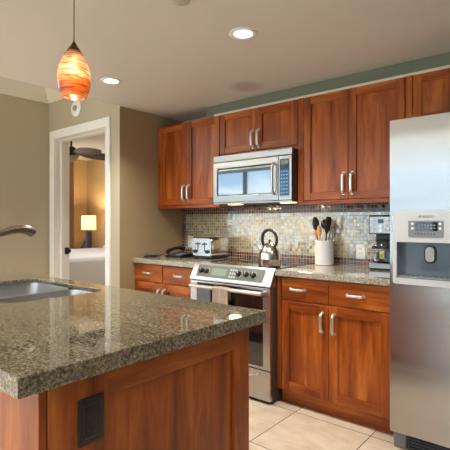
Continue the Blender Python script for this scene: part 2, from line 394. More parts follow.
# window wall behind the camera: open sliding doors with posts and a header
wf = MB()
for x in (-7.44, -6.03, -4.6, -3.2, -1.8, -.4, 1.0, 1.66): wf.box(x-.035, x+.035, YB-.05, YB+.03, 0, 2.40)
wf.box(XW, XR, YB-.05, YB+.03, 2.40, 2.46).box(XW, XR, YB-.05, YB+.03, 0.001, .06)
struct('wall_window_side', box(XW, XR, YB-.05, YB+.05, 2.4605, 2.75), LIVWALL)
struct('window_1', wf, mat('bronze_window_frame', lin(70, 62, 55), .4))
bwf = MB().box(XW-.10, XW-.04, 2.55, 2.61, .3, 2.25).box(XW-.10, XW-.04, 3.99, 4.05, .3, 2.25).box(XW-.10, XW-.04, 2.61, 3.99, .3, .36).box(XW-.10, XW-.04, 2.61, 3.99, 2.19, 2.25)
struct('window_2', bwf, TRIM)

# ------------------------------------------------------------------ cabinet builders
def pull(c, axis, L, parent, out=.030, m=NICKEL, w=.0105):
    x, y, z = c; pts = []
    for a, o in ((-.5, 0), (-.48, .6), (-.36, .92), (0, 1.0), (.36, .92), (.48, .6), (.5, 0)):
        pts.append((x+(a*L if axis == 'x' else 0), y-o*out, z+(a*L if axis == 'z' else 0)))
    h = MB().tube(smooth(pts, 4), w, 12, flat=.6, up=(1, 0, 0) if axis == 'z' else (0, 0, 1))
    for a in (-.5, .5):
        p = Vector((x+(a*L if axis == 'x' else 0), y, z+(a*L if axis == 'z' else 0)))
        h.cyl(p, p+Vector((0, -.004, 0)), .012)
    return h.build('handle', m, parent)
def shaker(parent, x0, x1, z0, z1, yf, st=.055, th=.020, handle=None):
    g = .0015; x0 += g; x1 -= g; z0 += g; z1 -= g; d = MB()
    d.box(x0, x0+st, yf, yf+th, z0, z1, bev=.0025).box(x1-st, x1, yf, yf+th, z0, z1, bev=.0025)
    d.box(x0+st, x1-st, yf+.0006, yf+th, z1-st, z1, bev=.0025, mi=1).box(x0+st, x1-st, yf+.0006, yf+th, z0, z0+st, bev=.0025, mi=1)
    d.box(x0+st-.002, x1-st+.002, yf+.013, yf+th-.002, z0+st-.002, z1-st+.002)
    o = d.build('door', WOOD, parent)
    if handle: pull((handle[0], yf, handle[1]), 'z', handle[2], o)
    return o
def drawer(parent, x0, x1, z0, z1, yf, hx):
    g = .0015
    o = box(x0+g, x1-g, yf, yf+.02, z0+g, z1-g, bev=.004, mi=0).build('drawer', WX, parent)
    pull((hx, yf, (z0+z1)/2), 'x', .105, o, out=.026, w=.0095)
    return o
def upper(label, x0, x1, z0, z1, doors, filler=None, st=.055):
    t = thing('upper_cabinet', label, 'cabinet', ((x0+x1)/2, YU+.18, z0))
    b = MB().box(x0+.001, x1-.001, YU+.0215, YW-.012, z0, z1, bev=.001)
    if filler: b.box(filler[0], filler[1], YU, YU+.022, z0, z1, bev=.001)
    b.build('carcass', WZ, t)
    for a, bb, h in doors: shaker(t, a, bb, z0+.012, z1, YU, st, handle=h)
    box(x0+.002, x1-.002, YU+.004, YU+.021, z0-.018, z0+.010, bev=.002).build('light_rail', WX, t)
    return t
mid = (XL+XA)/2
upper('cherry wall cabinet with two tall doors at the left end, against the tan return wall', XL+.002, XA, ZUB, ZUT,
      [(XL+.004, mid, (mid-.032, 1.505, .135)), (mid, XA-.002, (mid+.030, 1.505, .135))])
mid = (XA+XB)/2
upper('short cherry wall cabinet with two doors directly above the microwave', XA, XB, 1.80, ZUT,
      [(XA+.002, mid, (mid-.030, 1.905, .13)), (mid, XB-.002, (mid+.028, 1.905, .13))])
fx = XB+.046; mid = -1.246
upper('cherry wall cabinet with two tall doors between the microwave and the refrigerator', XB, XE, ZUB, ZUT,
      [(fx, mid, (mid-.030, 1.505, .135)), (mid, XE-.002, (mid+.030, 1.505, .135))], (XB+.001, fx-.001))
upper('cherry wall cabinet above the stainless steel refrigerator, cut by the right frame edge', XE+.001, .14, 1.84, ZUT,
      [(XE+.045, -.37, None), (-.37, .135, None)], (XE+.002, XE+.042), st=.05)

def base(label, x0, x1, drawers, doors, zd=.716):
    t = thing('base_cabinet', label, 'cabinet', ((x0+x1)/2, (YD+YW)/2, 0))
    MB().box(x0+.001, x1-.001, YD+.0215, YW-.012, .10, .872, bev=.001).build('carcass', WZ, t)
    box(x0+.001, x1-.001, YT, YT+.018, .001, .0985).build('toe_kick', WX, t)
    for a, b, h in drawers: drawer(t, a, b, zd, .868, YD, h)
    for a, b, h in doors: shaker(t, a, b, .105, zd-.003, YD, .06, handle=h)
    return t
mid = -1.250
bc = base('cherry base cabinet with two doors and two drawers beside the refrigerator', XB+.001, XE+.012,
     [(XB+.035, mid, -1.472), (mid, XE+.012, -1.075)], [(XB+.035, mid, (mid-.042, .60, .125)), (mid, XE+.012, (mid+.038, .60, .125))])
mid = (XL+XA)/2-.01
base('cherry base cabinet with two small drawers under the telephone, left of the range', XL+.002, XA-.006,
     [(XL+.004, mid-.004, (XL+mid)/2), (mid+.004, XA-.008, (XA+mid)/2)], [(XL+.004, mid, (mid-.035, .60, .125)), (mid, XA-.008, (mid+.03, .60, .125))])
# stile of the right base cabinet beside the range
box(XB+.002, XB+.034, YD, YD+.021, .103, .868, bev=.001).build('face_frame', WZ, bc)
ct = box(XB-.002, XE+.015, YC, YW-.011, .8745, CT, bev=.004).build('countertop', GR_W)
tag(ct, 'grey speckled granite countertop under the utensil crock and coffee maker', 'countertop')
ct = box(XL+.001, XA+.003, YC, YW-.011, .8745, CT, bev=.004).build('countertop', GR_W)
tag(ct, 'short grey speckled granite countertop under the telephone and toaster', 'countertop')

# ------------------------------------------------------------------ island
IX, IY0, IY1, IZ0, IXW = -.905, .416, 1.321, .871, -3.3
def iden(v): return v
SZ = CT-.022
sx0, sx1, sy0, sy1 = -2.46, -1.755, .77, 1.232
isl = MB().slab_hole([(IXW, IY0), (IX, IY0), (IX, IY1), (IXW, IY1)], [rrect(sx0, sx1, sy0, sy1, .07, 6)], SZ, CT, iden, bev=.003)
isl.slab_hole([(IXW, IY0), (IX, IY0), (IX, IY1), (IXW, IY1)], [[(IXW+.04, IY0+.04), (IX-.04, IY0+.04), (IX-.04, IY1-.04), (IXW+.04, IY1-.04)]], IZ0, SZ+.0001, iden)
isl = isl.build('island_countertop', GR_I, None)
tag(isl, 'large olive brown granite countertop on the island with sink cutout', 'countertop')
t = thing('kitchen_island', 'cherry kitchen island cabinet with dark outlet on its end panel', 'cabinet', (-2.1, .88, 0))
px = -.94; iy0, iy1 = .500, 1.266
b = MB(); cq = .018
b.box(IXW+.06, px-.024, iy0+.002, iy1-.024, .10, .12)
for q in (IXW+.06, sx0-.06, sx1+.04, px-.024-cq): b.box(q, q+cq, iy0+.002, iy1-.024, .12, IZ0-.001)
b.box(IXW+.06, px-.024, iy0+.002, iy0+.02, .12, IZ0-.001).build('carcass', WZ, t)
e = MB(); th = .022
e.box(px-th, px, iy0, iy0+.165, .001, IZ0-.001, bev=.002).box(px-th, px, iy1-.083, iy1, .001, IZ0-.001, bev=.002)
e.box(px-th, px-.0005, iy0+.165, iy1-.083, IZ0-.075, IZ0-.001, bev=.002, mi=2).box(px-th, px-.0005, iy0+.165, iy1-.083, .001, .12, bev=.002, mi=2)
e.box(px-th, px-.013, iy0+.163, iy1-.081, .118, IZ0-.073)
e.build('end_panel', WOOD, t)
f = MB().box(IXW+.05, px, iy0-.0215, iy0-.003, .001, IZ0-.001, bev=.002); f.build('back_panel', WZ, t)
for k in range(4):
    a = IXW+.062+k*(px-.024-IXW-.062)/4; bb = IXW+.062+(k+1)*(px-.024-IXW-.062)/4
    d = MB(); g = .0015; st = .055; y1 = iy1; y0 = iy1-.02; z0, z1 = .105, IZ0-.005
    d.box(a+g, a+st, y0, y1, z0, z1, bev=.002).box(bb-st, bb-g, y0, y1, z0, z1, bev=.002).box(a+st, bb-st, y0, y1-.0005, z1-st, z1, bev=.002, mi=1).box(a+st, bb-st, y0, y1-.0005, z0, z0+st, bev=.002, mi=1)
    d.box(a+st-.002, bb-st+.002, y0+.002, y1-.01, z0+st-.002, z1-st+.002); d.build('door', WOOD, t)
# outlet in the end panel
o = thing('electrical_outlet', 'dark bronze electrical outlet on the end panel of the island', 'outlet', (px+.001, .612, .752))
yc, zc = .612, .752
pl = MB(); xf = lambda v: Vector((px+.0006+v.z, yc+v.x, zc+v.y))
def ring(hw, hh, r, z): return [(p[0], p[1], z) for p in rrect(-hw, hw, -hh, hh, r, 3)]
pl.loft([ring(.0365, .057, .003, 0), ring(.0365, .057, .003, .003), ring(.032, .0525, .003, .005), ring(.026, .046, .003, .005), ring(.025, .045, .003, .008), ring(.021, .040, .002, .008), ring(.0195, .0385, .002, .006)], xf=xf)
pl.build('cover_plate', BRONZE, o)
rc = MB(); rc.loft([ring(.0165, .0335, .002, .0061), ring(.0165, .0335, .002, .008)], xf=xf)
for s_ in (-1, 1):
    rc.loft([ring(.0125, .011, .004, .008), ring(.0125, .011, .004, .0092)], xf=lambda v, s_=s_: xf(v+Vector((0, s_*.019, 0))))
rc.build('receptacle', mat('black_brown_receptacle', (.02, .016, .014, 1), .35), o)
for s_ in (-1, 1):
    for dx in (-.005, .005): MB().loft([ring(.0011, .004, .0005, .0093), ring(.0011, .004, .0005, .0096)], xf=lambda v, s_=s_, dx=dx: xf(v+Vector((dx, s_*.019+.002, 0)))).build('slot', GROUTDARK, o)
for s_ in (-1, 1): MB().cyl(xf(Vector((0, s_*.0495, .0051))), xf(Vector((0, s_*.0495, .0062))), .0028).build('screw', BRONZE, o)

# ------------------------------------------------------------------ sink and faucet
t = thing('double_sink', 'stainless steel double bowl sink set under the island granite', 'sink', (-2.1, 1.0, .66))
def bowl(x0, x1, y0, y1, depth):
    z = SZ-.0015; L = []
    def rr(d, r, zz): return [(p[0], p[1], zz) for p in rrect(x0+d, x1-d, y0+d, y1-d, r, 6)]
    L = [rr(-.012, .082, z-.002), rr(-.012, .082, z), rr(0, .07, z), rr(.004, .068, z-.02), rr(.012, .064, z-depth+.03), rr(.02, .06, z-depth+.008), rr(.045, .045, z-depth), rr(.045, .045, z-depth-.003), rr(.014, .062, z-depth+.005), rr(.006, .066, z-depth+.03), rr(-.002, .07, z-.02), rr(-.002, .07, z-.004)]
    o = MB().loft(L[:7], False, True); o = o.build('bowl', STEEL_S, t)
    cx, cy = (x0+x1)/2, (y0+y1)/2
    MB().lathe([(.045, 0), (.045, .002), (.036, .003), (.030, -.001), (.006, -.001), (.005, .002)], cx, cy, 24, z0=z-depth+.0005).build('drain', NICKEL, o)
bowl(sx0-.004, -2.075, sy0-.004, sy1+.004, .20)
bowl(-2.045, sx1+.004, sy0-.004, sy1+.004, .17)
t = thing('kitchen_faucet', 'brushed nickel kitchen faucet reaching over the island sink', 'faucet', (-2.1, .60, CT))
MB().lathe([(.030, 0), (.030, .006), (.024, .012), (.022, .05), (.020, .09), (.016, .10)], -2.1, .60, 24, z0=CT+.0005).build('base', BRONZE_N, t)
pts = smooth([(-2.1, .60, CT+.09), (-2.1, .605, 1.06), (-2.1, .66, 1.135), (-2.1, .77, 1.163), (-2.1, .88, 1.186)], 5)
MB().tube(pts, .0155, 14).build('spout', BRONZE_N, t)
pts = [(-2.1, .875, 1.185), (-2.1, .90, 1.190), (-2.1, .94, 1.203), (-2.1, .98, 1.207), (-2.1, 1.01, 1.203), (-2.1, 1.032, 1.192), (-2.1, 1.042, 1.184)]
MB().tube(pts, [.016, .0175, .0195, .0215, .0235, .024, .022], 16, up=(1, 0, 0)).build('spray_head', BRONZE_N, t)
hd = MB().tube([(-2.1, .60, CT+.06), (-2.045, .60, CT+.075), (-2.0, .60, CT+.10)], [.012, .009, .007], 12); hd.build('lever', BRONZE_N, t)

# ------------------------------------------------------------------ refrigerator
FY = 2.405; FZ = 1.795; FXR = .085; FM = -.448
t = thing('refrigerator', 'stainless steel side by side refrigerator with ice dispenser, at right', 'refrigerator', ((XFL+FXR)/2, 2.78, 0))
box(XFL+.004, FXR-.004, FY+.072, YW-.012, .02, FZ-.012, bev=.004).build('body', GREY, t)
dx0, dx1, dz0, dz1 = -.808, -.482, .908, 1.300
cx0, cx1, cz0, cz1 = -.788, -.502, .940, 1.133
DM = lambda v: Vector((v.x, FY+.066-v.z, v.y))
fd = MB().slab_hole(rrect(XFL, FM, .10, FZ, .006, 2), [[(cx0, cz0), (cx1, cz0), (cx1, cz1), (cx0, cz1)]], 0, .066, DM, bev=.005).build('freezer_door', STEEL_F, t)
def fridge_pull(x, z0, z1, par):
    h = MB().tube(smooth([(x, FY, z0), (x, FY-.05, z0+.01), (x, FY-.058, z0+.08), (x, FY-.058, z1-.08), (x, FY-.05, z1-.01), (x, FY, z1)], 4), .013, 14); h.build('handle', STEEL, par)
fridge_pull(FM-.030, .62, 1.62, fd)
rd = box(FM+.004, FXR, FY, FY+.066, .10, FZ, bev=.005).build('fresh_food_door', STEEL_F, t)
fridge_pull(FM+.036, .62, 1.62, rd)
# dispenser: raised frame, control panel, cavity, paddle, tray
dp = MB().slab_hole(rrect(dx0, dx1, dz0, dz1, .012, 4), [[(cx0, cz0), (cx1, cz0), (cx1, cz1), (cx0, cz1)]], 0, .012, lambda v: Vector((v.x, FY-.0005-v.z, v.y)), bev=.003).build('dispenser', LGREY, t)
cav = MB(); L = []
nseg = 14
for zz in (cz0-.002, cz1+.002):
    row = [(cx0-.002, FY-.002, zz)]
    for i in range(nseg+1):
        a = PI*i/nseg; row.append(((cx0+cx1)/2-(cx1-cx0)/2*.99*math.cos(a), FY+.008+.052*math.sin(a)**.6 if 0 < i < nseg else FY+.008, zz))
    row.append((cx1+.002, FY-.002, zz)); L.append(row)
tb = bmesh.new(); A = [tb.verts.new(p) for p in L[0]]; B = [tb.verts.new(p) for p in L[1]]
for i in range(len(A)-1): tb.faces.new((A[i], A[i+1], B[i+1], B[i]))
tb.faces.new(A); tb.faces.new(B); cav.merge(tb, 0, True)
co = cav.build('cavity', mat('dispenser_cavity', lin(96, 108, 116), .18), dp)
pc = MB().loft([[(p[0], FY+.056-q, p[1]) for p in rrect(-.665, -.605, 1.02, 1.115, .028, 6)] for q in (0, .006)]); pc.build('paddle_surround', BLACKM, dp)
MB().loft([[(p[0], FY+.049-q, p[1]) for p in rrect(-.657, -.613, 1.03, 1.108, .020, 6)] for q in (0, .006)]).build('paddle', LGREY, dp)
tr = MB().box(cx0+.004, cx1-.004, FY-.008, FY+.04, cz0+.0005, cz0+.010, bev=.003)
for k in range(9): tr.box(cx0+.03+k*.028, cx0+.04+k*.028, FY-.004, FY+.03, cz0+.0101, cz0+.013)
tr.build('drip_tray', GREY, dp)
yp = FY-.0128
MB().loft([[(p[0], yp-q, p[1]) for p in rrect(-.726, -.554, 1.160, 1.247, .004, 3)] for q in (0, .002)]).build('control_panel', GREY, dp)
MB().loft([[(p[0], yp-.0022-q, p[1]) for p in rrect(-.690, -.582, 1.194, 1.240, .003, 3)] for q in (0, .0008)]).build('display', DGLASS, dp)
dg = MB()
for k in range(6):
    for r_ in range(2): dg.box(-.676+k*.015, -.668+k*.015, yp-.0034, yp-.0031, 1.205+r_*.016, 1.211+r_*.016)
dg.build('display_segments', emit('pale_segment', lin(120, 130, 135), .1), dp)
for sx in (-.705, -.570):
    for zz in (1.231, 1.207): MB().cyl((sx, yp-.0021, zz), (sx, yp-.005, zz), .0062).build('button', WHITE_P, dp)
lb = MB()
for k in range(7): lb.box(-.695+k*.0155, -.687+k*.0155, yp-.0026, yp-.0021, 1.176, 1.181)
lb.build('legend_marks', BLACKM, dp)
LOGO = mat('logo_grey', lin(92, 94, 100), .4)
text_mesh('logo_lettering', 'BOSCH', .016, LOGO, dp, (-.628, yp-.0006, 1.268))
em = MB().tube([(-.668+.0065*math.cos(a*PI/10), yp-.0006, 1.268+.0065*math.sin(a*PI/10)) for a in range(21)], .001, 6, cap=False)
em.box(-.671, -.670, yp-.0012, yp-.0002, 1.2645, 1.2715).box(-.666, -.665, yp-.0012, yp-.0002, 1.2645, 1.2715).box(-.671, -.665, yp-.0012, yp-.0002, 1.2675, 1.2685); em.build('logo_emblem', LOGO, dp)
gr = MB().box(XFL+.08, FXR-.02, FY+.06, FY+.075, .006, .092)
for k in range(5): gr.box(XFL+.085, FXR-.025, FY+.048, FY+.060, .012+k*.016, .020+k*.016, bev=.001)
gr.build('toe_grille', mat('dark_grey_grille', lin(62, 66, 72), .4), t)
MB().box(XFL+.006, XFL+.075, FY+.038, FY+.085, .001, .085, bev=.008).build('foot_cover', GREY, t)

# ------------------------------------------------------------------ microwave
MWST = brushed('microwave_steel', (.38, .375, .365, 1), .28, (1, 0, 0), .5)
MY = 2.731; MZ0, MZ1 = 1.388, 1.788
t = thing('microwave', 'stainless steel over the range microwave with sky reflected in its door', 'microwave', ((XA+XB)/2, 2.93, MZ0))
box(XA+.004, XB-.004, MY+.012, YW-.012, MZ0+.004, 1.779, bev=.003).build('body', mat('dark_microwave_case', (.03, .026, .024, 1), .4), t)
vg = MB().loft([[(x, MY+.014, 1.732), (x, MY-.004, 1.732), (x, MY-.008, 1.738), (x, MY-.004, 1.784), (x, MY+.014, 1.787)] for x in (XA+.004, XB-.004)]); vg.build('vent_grille', MWST, t)
W0, W1, WZ0, WZ1 = -2.352, -1.800, 1.455, 1.680
d = MB().slab_hole([(XA+.004, 1.402), (-1.752, 1.402), (-1.752, 1.729), (XA+.004, 1.729)], [rrect(W0, W1, WZ0, WZ1, .008, 3)], 0, .022, lambda v: Vector((v.x, MY+.011-v.z, v.y)), bev=.003).build('door', MWST, t)
box(W0-.004, W1+.004, MY-.004, MY+.004, WZ0-.004, WZ1+.004).build('window', MWGLASS, d)
fr = MB().slab_hole([(W0, WZ0), (W1, WZ0), (W1, WZ1), (W0, WZ1)], [rrect(W0+.008, W1-.006, WZ0+.006, WZ1-.010, .006, 3)], 0, .0015, lambda v: Vector((v.x, MY-.0045-v.z, v.y))); fr.build('window_border', BLACK, d)
h = MB().tube(smooth([(-1.783, MY-.011, 1.452), (-1.783, MY-.040, 1.462), (-1.783, MY-.046, 1.52), (-1.783, MY-.046, 1.61), (-1.783, MY-.040, 1.668), (-1.783, MY-.011, 1.678)], 4), .012, 12, flat=.8); h.build('handle', NICKEL, d)
box(-1.750, XB-.004, MY-.011, MY+.011, 1.402, 1.729, bev=.003).build('control_side', MWST, t)
cp = box(-1.738, -1.658, MY-.0135, MY-.0112, 1.435, 1.705, bev=.001).build('control_panel', mat('sky_tinted_black_glass', (.03, .07, .12, 1), .06, .5), t)  # black glass, blue of the reflected sky put into the base colour
kp = MB()
for r_ in range(7):
    for c_ in range(3): kp.box(-1.728+c_*.022, -1.714+c_*.022, MY-.0141, MY-.0136, 1.452+r_*.026, 1.462+r_*.026)
kp.build('keypad', mat('keypad_marks', lin(120, 160, 190), .3), cp)
MB().box(-1.728, -1.668, MY-.0141, MY-.0136, 1.655, 1.690).build('display', DGLASS, cp)
bt = MB().box(XA+.004, XB-.004, MY-.006, MY+.011, MZ0, 1.400, bev=.002); bt.build('bottom_trim', MWST, t)
WARM = (1.0, .72, .42)
for lx in (-2.245, -1.735):
    MB().box(lx-.055, lx+.055, 2.80, 2.87, MZ0-.004, MZ0+.003, bev=.002).build('cooktop_lamp', emit('warm_lamp_lens', (1, .62, .28, 1), 1.4), t)
    area('cooktop_light', (lx, 2.835, MZ0-.008), (0, 0, 0), .1, .06, 1.1, WARM)

# ------------------------------------------------------------------ range
RX0, RX1 = XA+.006, XB-.002
t = thing('range_oven', 'stainless steel slide in range with knobs and glass cooktop', 'range', ((RX0+RX1)/2, 2.8, 0))
MB().box(RX0+.003, RX1-.003, 2.478, YW-.014, .02, .796).box(RX0+.003, RX1-.003, 2.519, YW-.014, .796, .905).build('body', mat('range_side', (.05, .05, .05, 1), .5), t)
box(RX0-.004+.004, RX1, 2.512, YW-.016, .9055, .921, bev=.003).build('cooktop', COOKGLASS, t)
for bx, by, br in ((-2.20, 2.70, .09), (-1.83, 2.70, .105), (-2.20, 2.96, .075), (-1.83, 2.96, .085)):
    MB().tube([(bx+br*math.cos(2*PI*k/40), by+br*math.sin(2*PI*k/40), .9213) for k in range(41)], .0012, 5, cap=False).build('burner_ring', GREY, t)
# slanted control console
pf = lambda s_, o: Vector((0, 2.504-.064*s_, .924-.118*s_))+Vector((0, -.88*o, .475*o)) # s down the slope, o outwards
con = MB().loft([[(x, 2.516, .905), (x, 2.514, .922), (x, 2.504, .924), (x, 2.440, .806), (x, 2.440, .797), (x, 2.4775, .7965), (x, 2.516, .80)] for x in (RX0, RX1)]).build('control_console', STEEL, t)
def onslope(x, s_, o): v = pf(s_, o); return Vector((x, v.y, v.z))
MB().loft([[onslope(p[0], p[1], q) for p in rrect(RX0+.055, RX1-.075, .14, .86, .02, 3)] for q in (.0005, .002)]).build('control_panel', mat('grey_green_panel', lin(104, 112, 104), .3), con)
MB().loft([[onslope(p[0], p[1], q) for p in rrect(-2.185, -2.045, .30, .72, .02, 3)] for q in (.0024, .0034)]).build('display', emit('lcd_panel', lin(128, 138, 124), .03), con)
mk = MB()
for k in range(3):
    for r_ in range(3): mk.loft([[onslope(p[0], p[1], q) for p in rrect(-2.012+k*.022, -1.998+k*.022, .26+r_*.2, .36+r_*.2, .004, 2)] for q in (.0022, .0032)])
mk.build('touch_keys', LGREY, con)
for kx in (-2.29, -2.235, -1.925, -1.860, -1.795):
    k_ = MB().tube([onslope(kx, .5, .0022), onslope(kx, .5, .006), onslope(kx, .5, .0065), onslope(kx, .5, .022), onslope(kx, .5, .025)], [.0245, .0245, .0205, .019, .016], 24)
    kn = k_.build('knob', BLACK, con)
    MB().loft([[onslope(kx+p[0], .5+p[1], q) for p in rrect(-.0025, .0025, -.12, .02, .001, 2)] for q in (.0252, .0262)]).build('pointer', LGREY, kn)
    rg = MB(); rg.tube([onslope(kx+.0252*math.cos(a), .5+.0252/.1387*math.sin(a), .0035) for a in [(-120+k*10)*PI/180 for k in range(24)]], .0022, 6); rg.build('dial_ring', mat('cream_dial', lin(205, 195, 160), .5), kn)
OY = 2.442
W0, W1, WZ0, WZ1 = RX0+.075, RX1-.062, .250, .775
d = MB().slab_hole([(RX0+.003, .232), (RX1-.003, .232), (RX1-.003, .790), (RX0+.003, .790)], [rrect(W0, W1, WZ0, WZ1, .01, 3)], 0, .034, lambda v: Vector((v.x, OY+.035-v.z, v.y)), bev=.004).build('oven_door', STEEL, t)
box(W0-.004, W1+.004, OY+.004, OY+.012, WZ0-.004, WZ1+.004).build('window', DGLASS, d)
h = MB().cyl((RX0+.04, OY-.040, .755), (RX1-.045, OY-.040, .755), .0145, seg=16)
for hx in (RX0+.055, RX1-.06): h.box(hx-.012, hx+.012, OY-.040, OY+.002, .746, .764, bev=.003)
h.build('handle', NICKEL, d)
dd = MB().box(RX0+.003, RX1-.003, OY, OY+.034, .022, .226, bev=.005).build('warming_drawer', STEEL, t)
MB().tube(smooth([(RX0+.10, OY-.002, .200), (RX0+.14, OY-.004, .178), (-2.0, OY-.005, .172), (RX1-.14, OY-.004, .178), (RX1-.10, OY-.002, .200)], 5), .006, 8).build('pull_lip', NICKEL, dd)
box(RX0+.01, RX1-.01, OY+.04, OY+.06, .001, .02).build('base', BLACKM, t)

# towel over the oven handle
def towel():
    x0, x1 = -2.105, -1.962; yb = OY-.040; R = .0185; rows = []
    path = [(yb-R-.004, .47), (yb-R-.003, .56), (yb-R-.002, .65), (yb-R, .74)]
    for i in range(0, 9): a = PI-PI*i/8; path.append((yb+R*math.cos(a), .755+R*math.sin(a)))
    path += [(yb+R, .735), (yb+R-.001, .68), (yb+R-.001, .62)]
    t = bmesh.new(); n = 16
    for j, (y, z) in enumerate(path):
        rows.append([t.verts.new((x0+(x1-x0)*i/n, y+(.0035*math.sin(i*1.3)*max(0, min(1, (.75-z)/.1)) if j < 4 else 0), z)) for i in range(n+1)])
    for a, b in zip(rows, rows[1:]):
        for i in range(n): t.faces.new((a[i], a[i+1], b[i+1], b[i]))
    bmesh.ops.solidify(t, geom=t.faces[:], thickness=.0035)
    mb = MB(); mb.merge(t, 0, True); return mb
def towel_mat():
    m, t, b = newmat('cream_check_cloth'); v = wpos(t)
    s_ = N(t, 'ShaderNodeSeparateXYZ'); t.links.new(v, s_.inputs[0])
    a = math_(t, 'GREATER_THAN', math_(t, 'FRACT', math_(t, 'MULTIPLY', s_.outputs[0], 70)), .82)
    c = math_(t, 'GREATER_THAN', math_(t, 'FRACT', math_(t, 'MULTIPLY', s_.outputs[2], 70)), .82)
    t.links.new(mix(t, math_(t, 'MAXIMUM', a, c), lin(228, 212, 192), lin(190, 166, 142)), b.inputs['Base Color']); b.inputs['Roughness'].default_value = .95
    return m
tw = towel().build('dish_towel', towel_mat()); tag(tw, 'cream checked dish towel hung over the oven door handle', 'towel')

# ------------------------------------------------------------------ things on the counters
# kettle
KX, KY, KZ = -1.765, 2.625, .9222
t = thing('kettle', 'brushed steel stovetop kettle with black looped handle on the cooktop', 'kettle', (KX, KY, KZ))
MB().lathe([(.076, 0), (.081, .004), (.081, .05), (.0815, .052), (.081, .054), (.079, .085), (.070, .112), (.052, .138), (.036, .155), (.032, .158)], KX, KY, 36, z0=KZ+.0003).build('body', mat('kettle_steel', (.58, .54, .50, 1), .22, 1.0), t)
lid = MB().lathe([(.033, .1585), (.030, .163), (.014, .170), (.005, .172)], KX, KY, 28, z0=KZ).build('lid', STEEL, t)
MB().lathe([(.005, .172), (.008, .178), (.010, .186), (.006, .192)], KX, KY, 16, z0=KZ).build('lid_knob', BLACK, lid)
MB().tube([(KX-.060, KY-.02, KZ+.120), (KX-.078, KY-.026, KZ+.142), (KX-.09, KY-.03, KZ+.156)], [.017, .013, .011], 14).build('spout', NICKEL, t)
hp = [(KX-.047, KY-.005, KZ+.145), (KX-.058, KY-.008, KZ+.185), (KX-.05, KY-.007, KZ+.235), (KX-.012, KY, KZ+.262), (KX+.032, KY+.004, KZ+.246), (KX+.055, KY+.008, KZ+.205), (KX+.052, KY+.008, KZ+.165), (KX+.042, KY+.006, KZ+.148)]
MB().tube(smooth(hp, 5), .0105, 12, flat=1.2).build('handle', BLACK, t)

# toaster (four slots, long side running towards the wall)
TX, TY = -2.608, 2.93
t = thing('toaster', 'four slot chrome toaster with twin levers beside the range', 'toaster', (TX, TY, CT))
tw_, td, tz = .118, .122, .188
def rrx(hw, z0, z1, r, y): return [(TX+p[0], y, CT+p[1]) for p in rrect(-hw, hw, z0, z1, r, 5)]
CHROME = mat('satin_chrome', (.72, .70, .68, 1), .16, 1.0)
bd = MB().loft([rrx(tw_-.008, .030, tz-.006, .028, TY-td), rrx(tw_, .022, tz, .032, TY-td+.010), rrx(tw_, .022, tz, .032, TY+td-.010), rrx(tw_-.008, .030, tz-.006, .028, TY+td)]).build('body', CHROME, t)
MB().box(TX-tw_+.004, TX+tw_-.004, TY-td+.006, TY+td-.006, CT+.010, CT+.024, bev=.003).build('base', BLACK, t)
for q in (-.09, .09):
    for q2 in (-.09, .09): MB().cyl((TX+q, TY+q2, CT+.0008), (TX+q, TY+q2, CT+.010), .012).build('foot', BLACK, t)
sl = MB()
for q in (-.075, -.03, .03, .075): sl.box(TX+q-.013, TX+q+.013, TY-td+.04, TY+td-.03, CT+tz-.004, CT+tz+.0008)
sl.build('slots', GROUTDARK, bd)
fc = MB().loft([rrx(tw_-.016, .040, tz-.014, .02, TY-td-.0005), rrx(tw_-.018, .042, tz-.016, .02, TY-td-.003)]).build('front_plate', mat('blue_grey_steel', (.56, .62, .68, 1), .2, 1.0), t)
for q in (-.040, .040):
    MB().box(TX+q-.004, TX+q+.004, TY-td-.0042, TY-td-.0031, CT+.07, CT+.15).build('lever_slot', BLACKM, fc)
    MB().box(TX+q-.018, TX+q+.018, TY-td-.022, TY-td-.0043, CT+.128, CT+.140, bev=.004).build('lever', BLACK, fc)
for q in (-.072, .072): MB().cyl((TX+q, TY-td-.0032, CT+.068), (TX+q, TY-td-.020, CT+.068), .017, .015).build('knob', BLACK, fc)
for q in (-.012, .012):
    for r_ in range(3): MB().cyl((TX+q, TY-td-.0032, CT+.07+.026*r_), (TX+q, TY-td-.006, CT+.07+.026*r_), .006, seg=12).build('button', LGREY, fc)

# telephone
PX, PY = -2.93, 2.86
t = thing('telephone', 'black corded desk telephone on the counter by the tan wall', 'telephone', (PX, PY, CT))
bm_ = MB().loft([[(PX-.09, PY-.10, CT+.001), (PX+.10, PY-.10, CT+.001), (PX+.10, PY+.10, CT+.001), (PX-.09, PY+.10, CT+.001)], [(PX-.09, PY-.10, CT+.018), (PX+.10, PY-.10, CT+.018), (PX+.10, PY+.10, CT+.045), (PX-.09, PY+.10, CT+.045)]]).build('base', BLACK, t)
kb = MB()
for r_ in range(4):
    for c_ in range(3): kb.box(PX+.005+c_*.026, PX+.023+c_*.026, PY-.075+r_*.028, PY-.058+r_*.028, CT+.0205+r_*.0037, CT+.0285+r_*.0037, bev=.002)
kb.build('keypad', GREY, bm_)
hs = smooth([(PX-.062, PY-.105, CT+.042), (PX-.060, PY-.075, CT+.064), (PX-.056, PY-.005, CT+.080), (PX-.052, PY+.065, CT+.082), (PX-.050, PY+.098, CT+.068)], 5)
n_ = len(hs); MB().tube(hs, [.026-.012*math.sin(PI*i/(n_-1)) for i in range(n_)], 14, flat=.8).build('handset', BLACK, t)
cp_ = [(PX-.062, PY-.125, CT+.036), (PX-.105, PY-.15, CT+.02)]
for k in range(60): a = k*1.1; cp_.append((PX-.105-.002*k+.009*math.cos(a), PY-.15-.0012*k, CT+.0125+.009*math.sin(a)))
MB().tube(cp_, .0028, 6).build('cord', BLACK, t)
